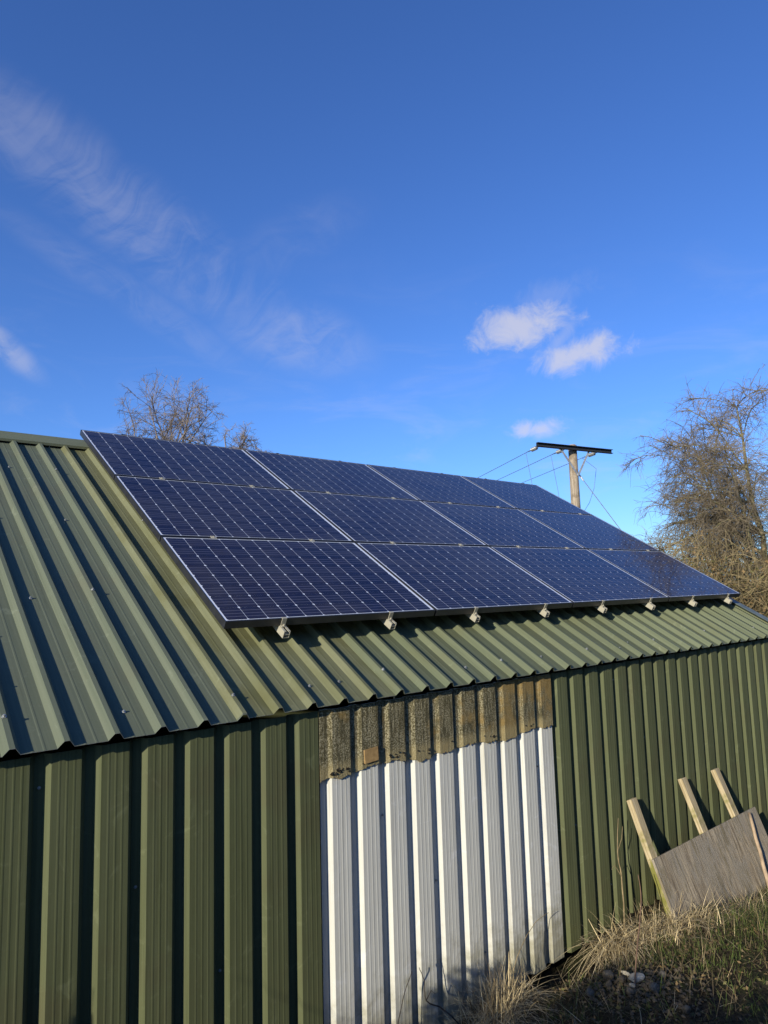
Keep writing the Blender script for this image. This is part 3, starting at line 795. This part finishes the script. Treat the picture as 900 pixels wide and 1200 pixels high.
hedge = local_thing('hedge', H0, label='brown tangled winter hedge beyond the right end of the shed', cat='hedge')
hc, hr = [], []
random.seed(33)
for t in np.linspace(-2.2, 3.6, 15):
    p = L_*t
    zt = 2.75+0.35*math.sin(t*1.7)+random.uniform(-0.15, 0.25)-max(0, t-1.2)*0.17+(0.35 if t < 0.1 else 0)
    hc.append((p.x+F_.x*0.2, p.y+F_.y*0.2, zt*0.5)); hr.append((0.62, 0.62, zt*0.5))
    hc.append((p.x+random.uniform(-0.2, 0.2), p.y, zt*0.78)); hr.append((0.45, 0.45, zt*0.24))
leaf_cloud(hc, hr, 22000, 0.026, [M_leaf_brown, M_leaf_olive, M_leaf_brown], 'leaves', hedge, 4)
twig_cloud(hc, hr, 6500, 0.55, 0.0065, M_twig_hedge, 'twigs', hedge, 9, 0.6)

# ------------------------------------------------------------------ leaning board, stick
LEAN = math.atan(0.38); TOPZ = 0.93; TOPY = -0.405
def LB(x, s, n): # s: distance down the slope from the top of the battens, n: outwards
    c, si = math.cos(LEAN), math.sin(LEAN)
    return Vector((x, TOPY-s*si-n*c, TOPZ-s*c+n*si))
board = empty('leaning_board', LB(3.9, 0.42, 0.0)); board.rotation_euler = (-LEAN, 0, 0)
tag(board, 'grey weathered plywood board with three timber battens leaning on the shed wall', 'board')
# local: x along, z up the slope, -y outwards ; origin at s=0.42 on the batten front
for i, (xx, top, tilt) in enumerate(((3.185-3.9, 0.425, 0.03), (3.985-3.9, 0.43, 0.0), (4.565-3.9, 0.40, -0.04))):
    b = MB(); b.box((-0.041, 0.0, -0.5), (0.041, 0.045, top)); b.v = [tuple(c+random.uniform(-0.004, 0.004) for c in v) for v in b.v]; o = b.build('batten', M_batten, board); bevel(o, 0.005)
    o.location = (xx-0.004, 0.001, 0); o.rotation_euler = (0, tilt, 0)
b = MB(); nx = 26
for k in range(1): b.box((3.125-3.9, -0.019, -0.56), (4.875-3.9, 0.0, 0.008))
o = b.build('plywood_sheet', mat_board(), board); bevel(o, 0.003)
stick = empty('leaning_stick', (4.40, -0.86, 0.12)); tag(stick, 'thin straight stick propped upright against the plywood board', 'stick')
b = MB(); p0 = Vector((4.36, -0.86, 0.05)); p1 = Vector((4.655, -0.608, 0.555))
pts = [p0.lerp(p1, t/6)+rv(0.0018) for t in range(7)]
b.tube([p-Vector((4.40, -0.86, 0.12)) for p in pts], [0.019, 0.017, 0.016, 0.015, 0.015, 0.014, 0.013], 7); b.build('stick', mat_plain('stick bark', (0.34, 0.25, 0.16), 0.8, 0, 0.2, 0.3, 15), stick, smooth=True)

# ------------------------------------------------------------------ grass
def blades(name, base, dirs, length, width, curl, mats, mi, kind_parent=None, seg=4, flop=None):
    n = len(base); t = np.linspace(0, 1, seg+1)
    h = np.array([0, 0, 1.0])
    up = dirs/np.linalg.norm(dirs, axis=1)[:, None]
    hor = np.array(up); hor[:, 2] = 0; nh = np.linalg.norm(hor, axis=1)[:, None]; hor = hor/np.maximum(nh, 1e-6)
    q_ = np.random.default_rng(n); an = q_.normal(0, 0.8, n); ca, sa = np.cos(an), np.sin(an)
    hor = np.column_stack([hor[:, 0]*ca-hor[:, 1]*sa, hor[:, 0]*sa+hor[:, 1]*ca, np.zeros(n)])
    curl = curl*np.where(q_.random(n) < 0.35, 0.15, 1.0)
    sidev = np.cross(hor, h)
    P = base[:, None, :]+up[:, None, :]*(length[:, None]*t)[..., None]
    # curl: bend over along the horizontal heading and down
    P = P+hor[:, None, :]*((length*curl)[:, None]*t**2)[..., None]*0.6 - h*((length*curl)[:, None]*t**2.2)[..., None]*0.55
    w = (width[:, None]*(1-t*0.85))[..., None]*sidev[:, None, :]
    V = np.stack([P-w, P+w], 2).reshape(n, -1, 3)
    nv = 2*(seg+1); o = (np.arange(n)*nv)[:, None, None]
    q = np.arange(seg)[None, :, None]*2
    F = (o+q+np.array([0, 1, 3, 2])).reshape(-1, 4)
    me = np_mesh(name, V.reshape(-1, 3), F, mats, np.repeat(mi, seg))
    return link(bpy.data.objects.new(name, me))
def scatter(n, x0, x1, y0, y1, r, dens=None):
    out = []
    while sum(map(len, out)) < n:
        x = r.uniform(x0, x1, n); y = r.uniform(y0, y1, n)
        k = np.ones(n, bool) if dens is None else (r.random(n) < dens(x, y))
        out.append(np.stack([x[k], y[k]], 1))
    P = np.concatenate(out)[:n]; return np.column_stack([P, ground_z(P[:, 0], P[:, 1])-0.005])
def rdirs(n, r, lean): 
    a = r.uniform(0, 2*np.pi, n); l = np.abs(r.normal(0, lean, n)); return np.column_stack([np.cos(a)*l, np.sin(a)*l, np.ones(n)])
r = np.random.default_rng(3)
def dens_green(x, y):
    heap = np.exp(-((x-2.12)**2+(y+1.0)**2)/0.10); d = -0.36-y
    v = 0.25+0.75*np.clip((x-1.9-0.35*d)/1.2, 0, 1)
    v *= (1-0.9*np.clip(heap, 0, 1)); v *= np.clip(d/0.35, 0.02, 1)*np.where((x > 1.8) & (x < 2.7) & (d < 0.28), 0.05, 1)
    pn = 0.5+0.5*np.sin(5*x+2*y)*np.sin(6*y-3*x)
    return np.clip(v*(0.35+0.65*pn), 0, 1)
n = 42000
B = scatter(n, 0.3, 7.5, -3.6, -0.42, r, dens_green)
o = blades('green_grass', B, rdirs(n, r, 0.6), r.uniform(0.03, 0.10, n), r.uniform(0.0012, 0.003, n), r.uniform(0.2, 1.1, n), [M_g1, M_g2, M_d3, M_g1], r.choice(4, n, p=[0.5, 0.15, 0.12, 0.23]), seg=3)
tag(o, 'short green grass growing on the bank beside the shed', 'grass', kind='stuff')
n = 60000
B = scatter(n, -6, 12, -9, -0.5, r, lambda x, y: np.where((x > 0.6) & (x < 5) & (y > -2.6), 0.05, 0.6))
o = blades('rough_grass', B, rdirs(n, r, 0.7), r.uniform(0.05, 0.16, n), r.uniform(0.002, 0.005, n), r.uniform(0.2, 1.1, n), [M_g1, M_g2, M_d3], r.choice(3, n, p=[0.55, 0.25, 0.2]), seg=2)
tag(o, 'rough grass covering the rest of the bank', 'grass', kind='stuff')
# thin dead litter lying over the whole foreground
n = 4200
B = scatter(n, 0.9, 5.2, -2.4, -0.40, r, lambda x, y: np.clip(1.2-np.abs(y+0.75)/0.9, 0.12, 1)*np.where(x > 1.35, 1, 0.4)*np.where((x > 1.8) & (x < 2.75) & (y > -0.62), 0.06, 1))
D = rdirs(n, r, 3.0); o = blades('dead_litter', B+np.array([0, 0, 0.01]), D, r.uniform(0.05, 0.18, n), r.uniform(0.0008, 0.0020, n), r.uniform(0.0, 0.5, n), [M_d2, M_d3, M_d1], r.choice(3, n, p=[0.20, 0.77, 0.03]), seg=3)
tag(o, 'flattened dead grass and litter lying around the stones', 'dead grass', kind='stuff')
n = 3500
r2 = np.random.default_rng(12); B = scatter(n, 0.9, 5.0, -2.3, -0.42, r2, lambda x, y: np.clip(1.1-np.abs(y+0.9)/1.0, 0.1, 1))
a_ = r2.normal(size=(n, 3)); a_[:, 2] *= 0.35; a_ /= np.linalg.norm(a_, axis=1)[:, None]; c_ = r2.normal(size=(n, 3)); c_[:, 2] *= 0.35; b2 = np.cross(np.cross(a_, c_), a_); b2 /= np.linalg.norm(b2, axis=1)[:, None]
sz = r2.uniform(0.006, 0.018, n)[:, None]; P_ = B+np.array([0, 0, 0.018])
V_ = np.stack([P_-a_*sz, P_+b2*sz*0.55, P_+a_*sz, P_-b2*sz*0.55], 1).reshape(-1, 3)
tag(link(bpy.data.objects.new('fallen_leaves', np_mesh('fallen_leaves', V_, np.arange(4*n).reshape(-1, 4), [M_leaf_brown, M_d3, M_leaf_olive], r2.integers(0, 3, n)))), 'small brown fallen leaves strewn over the dark ground', 'leaves', kind='stuff')
# tussocks: many stalks from a centre, arching over and out
def tussock(name, centres, n, rad, L, label, zlift=0.0, seed=1, mats=(M_d1, M_d2, M_d3), pr=(0.5, 0.35, 0.15), lean=0.9, bias=(0, 0), wid=(0.0012, 0.0032), curl=(0.5, 1.7)):
    r = np.random.default_rng(seed); C = np.array(centres); idx = r.integers(0, len(C), n)
    xy = C[idx][:, :2]+r.normal(0, 1, (n, 2))*rad; B = np.column_stack([xy, ground_z(xy[:, 0], xy[:, 1])-0.01+C[idx][:, 2]*r.random(n)])
    D = rdirs(n, r, lean); D[:, 0] += bias[0]; D[:, 1] += bias[1]
    o = blades(name, B, D, r.uniform(*L, n), r.uniform(*wid, n), r.uniform(*curl, n), list(mats), r.choice(3, n, p=pr), seg=6)
    return tag(o, label, 'dead grass', kind='stuff')
tussock('dead_grass_tussock', [(2.95, -0.58, 0.05), (3.1, -0.72, 0.05), (3.3, -0.80, 0.03), (2.78, -0.50, 0.06), (3.0, -0.72, 0.04)], 1000, 0.085, (0.05, 0.25), 'pale straw coloured tussock at the foot of the plywood board', seed=2, lean=1.1, bias=(-0.1, -0.2), pr=(0.62, 0.30, 0.08), wid=(0.0012, 0.0034), curl=(0.8, 2.0))
tussock('dead_grass_tussock', [(2.62, -0.48, 0.10), (2.72, -0.50, 0.12)], 260, 0.06, (0.18, 0.42), 'long straw drooping over the dark hollow below the green wall', seed=31, lean=1.0, bias=(-0.7, -0.45), pr=(0.7, 0.25, 0.05), wid=(0.0014, 0.0036), curl=(1.0, 2.2))
tussock('dead_grass_tussock', [(3.7, -0.86, 0.02), (4.0, -0.90, 0.02), (4.3, -0.92, 0.0), (3.45, -0.84, 0.0)], 900, 0.09, (0.05, 0.15), 'low dead stems along the bottom edge of the plywood board', seed=5, lean=1.5, pr=(0.25, 0.45, 0.3))
tussock('dead_grass_tussock', [(1.40, -0.50, 0.05), (1.50, -0.48, 0.06), (1.60, -0.46, 0.05), (1.28, -0.54, 0.02)], 1300, 0.065, (0.10, 0.36), 'dead grass tussock in front of the white wall sheets', seed=8, lean=0.7, pr=(0.5, 0.37, 0.13), wid=(0.0014, 0.0036))
tussock('green_grass_tuft', [(3.55, -1.15, 0.0), (3.75, -1.1, 0.0), (3.9, -1.2, 0.0), (3.4, -1.3, 0.0), (4.15, -1.1, 0)], 2600, 0.12, (0.04, 0.11), 'bright green grass tuft at the right below the stick', seed=11, mats=(M_g2, M_g1, M_d2), pr=(0.45, 0.45, 0.1), lean=0.6)
# dead rotting log-like mat the straw hangs over
# ------------------------------------------------------------------ stones
def stone_mesh(seed, sx, sy, sz):
    r = np.random.default_rng(seed)
    import bmesh
    bm = bmesh.new(); bmesh.ops.create_icosphere(bm, subdivisions=2, radius=1.0)
    pl_ = [(v/np.linalg.norm(v), r.uniform(0.55, 0.9)) for v in r.normal(size=(9, 3))]
    for v in bm.verts:
        p = np.array(v.co)
        for nrm, dd in pl_:
            e = p@nrm-dd
            if e > 0: p = p-nrm*e
        v.co = Vector(p*np.array([sx, sy, sz]))
    me = bpy.data.meshes.new('stone'); bm.to_mesh(me); bm.free(); return me
def stone(x, y, size, rot, label, mat=M_stone, lift=0.3, seed=0):
    o = link(bpy.data.objects.new('stone', stone_mesh(seed, *size))); o.data.materials.append(mat)
    o.location = (x, y, float(ground_z(x, y))+size[2]*lift); o.rotation_euler = rot
    tag(o, label, 'stone', 'stones in the rubble heap')
stone(2.135, -0.985, (0.062, 0.034, 0.026), (0.2, -0.1, -0.6), 'largest pale flat stone on top of the rubble heap', M_stone_pale, 1.3, 1)
stone(2.175, -0.905, (0.040, 0.010, 0.016), (0.1, 0.5, -0.9), 'thin pale sliver of stone beside the largest pale stone', M_stone_pale, 1.6, 2)
stone(2.135, -0.80, (0.040, 0.036, 0.034), (0.3, 0.2, 0.4), 'round brown stone at the left end of the rubble heap', M_stone, 0.8, 3)
stone(2.065, -1.005, (0.024, 0.018, 0.018), (0.3, 0.4, 1.0), 'small pale stone just below the largest pale stone', M_stone_pale, 1.1, 4)
stone(2.02, -0.875, (0.030, 0.020, 0.026), (0.5, 0.2, 0.2), 'upright tan stone low on the left of the rubble heap', M_stone, 0.9, 5)
stone(2.075, -1.135, (0.048, 0.036, 0.028), (0.1, 0.2, 0.7), 'broad grey stone right of the pale stones', M_stone, 0.9, 6)
stone(2.10, -0.915, (0.036, 0.030, 0.024), (0.3, 0.6, 0.1), 'dark grey stone left of the largest pale stone', M_stone, 0.9, 7)
stone(2.0, -1.03, (0.034, 0.028, 0.024), (0.6, 0.2, 0.9), 'brown stone low in the middle of the heap', M_stone, 0.8, 8)
stone(1.90, -0.83, (0.040, 0.030, 0.024), (0.2, 0.3, 0.1), 'brown stone nearest the camera on the left of the heap', M_stone, 0.7, 9)
stone(2.26, -1.09, (0.034, 0.026, 0.020), (0.2, 0.1, 0.5), 'grey stone at the back right of the heap', M_stone, 0.8, 10)
stone(1.97, -1.38, (0.036, 0.028, 0.022), (0.2, 0.4, 0.5), 'lone stone in the grass right of the heap', M_stone, 0.6, 12)
b_v, b_f = [], []
random.seed(4); pebb = MB()
for i in range(420):
    x = random.gauss(2.10, 0.16); y = random.gauss(-1.02, 0.20); s = random.uniform(0.006, 0.020)
    z = float(ground_z(x, y))+s*0.4
    vs_ = [Vector((x, y, z))+Vector(d)*s*random.uniform(0.6, 1.2) for d in ((1,0,0),(-1,0,0),(0,1,0),(0,-1,0),(0,0,0.7),(0,0,-0.7))]
    pebb.add(vs_, [(0,2,4),(2,1,4),(1,3,4),(3,0,4),(2,0,5),(1,2,5),(3,1,5),(0,3,5)])
tag(pebb.build('rubble', M_stone), 'small broken rubble filling the heap between the larger stones', 'rubble', kind='stuff')

# ------------------------------------------------------------------ dead stems and bramble
def stem(name, pts, rad, label, cat, mat, side=()):
    base = Vector(pts[0]); root = empty(name, base); tag(root, label, cat)
    P = [Vector(p) for p in pts]; out = []
    for i in range(len(P)-1):
        p0 = P[max(i-1, 0)]; p1 = P[i]; p2 = P[i+1]; p3 = P[min(i+2, len(P)-1)]
        for k in range(4):
            t = k/4; out.append(0.5*((2*p1)+(p2-p0)*t+(2*p0-5*p1+4*p2-p3)*t*t+(3*p1-p0-3*p2+p3)*t**3)+rv(0.0015))
    out.append(P[-1]); n = len(out)
    b = MB(); b.tube([p-base for p in out], [rad*(1-0.6*i/(n-1)) for i in range(n)], 5); b.build('stem', mat, root, smooth=True)
    if side:
        b = MB()
        for q in side: b.tube([Vector(v)-base for v in q], [rad*0.5, rad*0.35, rad*0.25][:len(q)], 4)
        b.build('side_twigs', mat, root)
M_bramble = mat_plain('bramble stem', (0.23, 0.14, 0.085), 0.6, 0, 0.3, 0.25, 10)
M_dkstem = mat_plain('dark dead stem', (0.06, 0.05, 0.04), 0.8, 0, 0.2, 0.3, 10)
stem('bramble', [(2.02, -1.05, 0.20), (2.15, -0.98, 0.30), (2.42, -0.86, 0.42), (2.62, -0.76, 0.52), (2.70, -0.70, 0.60)], 0.006, 'reddish bramble stem arching over the stones toward the straw', 'bramble', M_bramble)
stem('dead_weed', [(2.90, -0.44, 0.10), (2.92, -0.43, 0.45), (2.90, -0.42, 0.62), (2.94, -0.42, 0.85)], 0.006, 'dead upright weed stalk against the green wall left of the board', 'weed', M_d2, [[(2.92, -0.43, 0.45), (2.84, -0.43, 0.55), (2.80, -0.43, 0.53)], [(2.90, -0.42, 0.62), (2.97, -0.42, 0.70), (2.99, -0.42, 0.78)]])
stem('dead_twig', [(1.20, -0.55, 0.10), (1.08, -0.46, 0.26), (0.98, -0.42, 0.33), (0.99, -0.40, 0.42), (0.955, -0.40, 0.50)], 0.005, 'crooked dark twig in front of the white wall left of the tussock', 'twig', M_dkstem, [[(0.98, -0.42, 0.33), (1.03, -0.41, 0.36), (1.06, -0.41, 0.33)]])
stem('dead_twig', [(0.78, -0.44, -0.0), (0.77, -0.43, 0.12), (0.75, -0.42, 0.2), (0.84, -0.40, 0.40), (0.90, -0.40, 0.50)], 0.0045, 'thin dead twig standing against the white wall near the picture bottom', 'twig', M_dkstem)
stem('dead_reed', [(1.55, -0.55, 0.05), (1.62, -0.50, 0.30), (1.9, -0.42, 0.42), (2.1, -0.40, 0.44)], 0.0035, 'thin bent reed crossing the right half of the white wall foot', 'reed', M_d2)

# ------------------------------------------------------------------ growth left of the camera (throws the foreground shade)
def bush(loc, cs, rs, nl, nt, label, seed):
    root = local_thing('bramble_bush', loc, label=label, cat='bush')
    leaf_cloud(cs, rs, nl, 0.022, [M_leaf_olive, M_leaf_brown, M_leaf_olive], 'leaves', root, seed, 0.025)
    twig_cloud(cs, rs, nt, 0.5, 0.004, M_twig_hedge, 'twigs', root, seed+1)
bc, br = [], []
for y, top in ((-1.72, 1.86), (-2.05, 1.78), (-2.35, 2.02), (-2.65, 2.10), (-2.95, 2.14), (-3.25, 2.20), (-3.6, 2.2), (-4.0, 2.2)):
    bc.append((-2.75+2.6, y+2.5, (top-0.35)/2+0.3-0.35)); br.append((0.42, 0.24 if y > -2 else 0.30, (top-0.30)/2))
bush((-2.6, -2.5, 0.35), bc, br, 110000, 300, 'dense bramble bush on the bank left of the camera', 61)
hb = local_thing('hedge', (4.0, -9.0, 0.9), label='added unseen evergreen hedge behind the camera, blocking sky light from the wall', cat='hedge')  # unseen hedge, added to cut the low sky fill on the wall
kc, kr = [], []
for k in range(16):
    kc.append((k*1.3-9.0, random.uniform(-0.3, 0.3), 2.0)); kr.append((1.1, 1.0, random.uniform(2.3, 2.8)))
leaf_cloud(kc, kr, 24000, 0.13, [M_leaf_olive, M_g1], 'leaves', hb, 71, 0.05)
random.seed(77)
sr = local_thing('bare_sapling', (-2.88, -1.0, 0.30), label='bare sapling by the left end of the shed wall', cat='sapling'); tg = TreeGen()
for d in ((0.3, 0.1, 1), (-0.2, 0.1, 1), (0.1, -0.2, 1)):
    pts, dirs, rr = tg.limb(Vector((0, 0, 0)), Vector(d).normalized(), 1.3, 0.014, 0.006, 7, 0.05, 0.1, 5)
    tg.twigs(pts, dirs, 6, 0.5, 0.006, 0.1, 1, 0.7, 0.3)
tg.finish(sr, None, M_bark, M_twig)
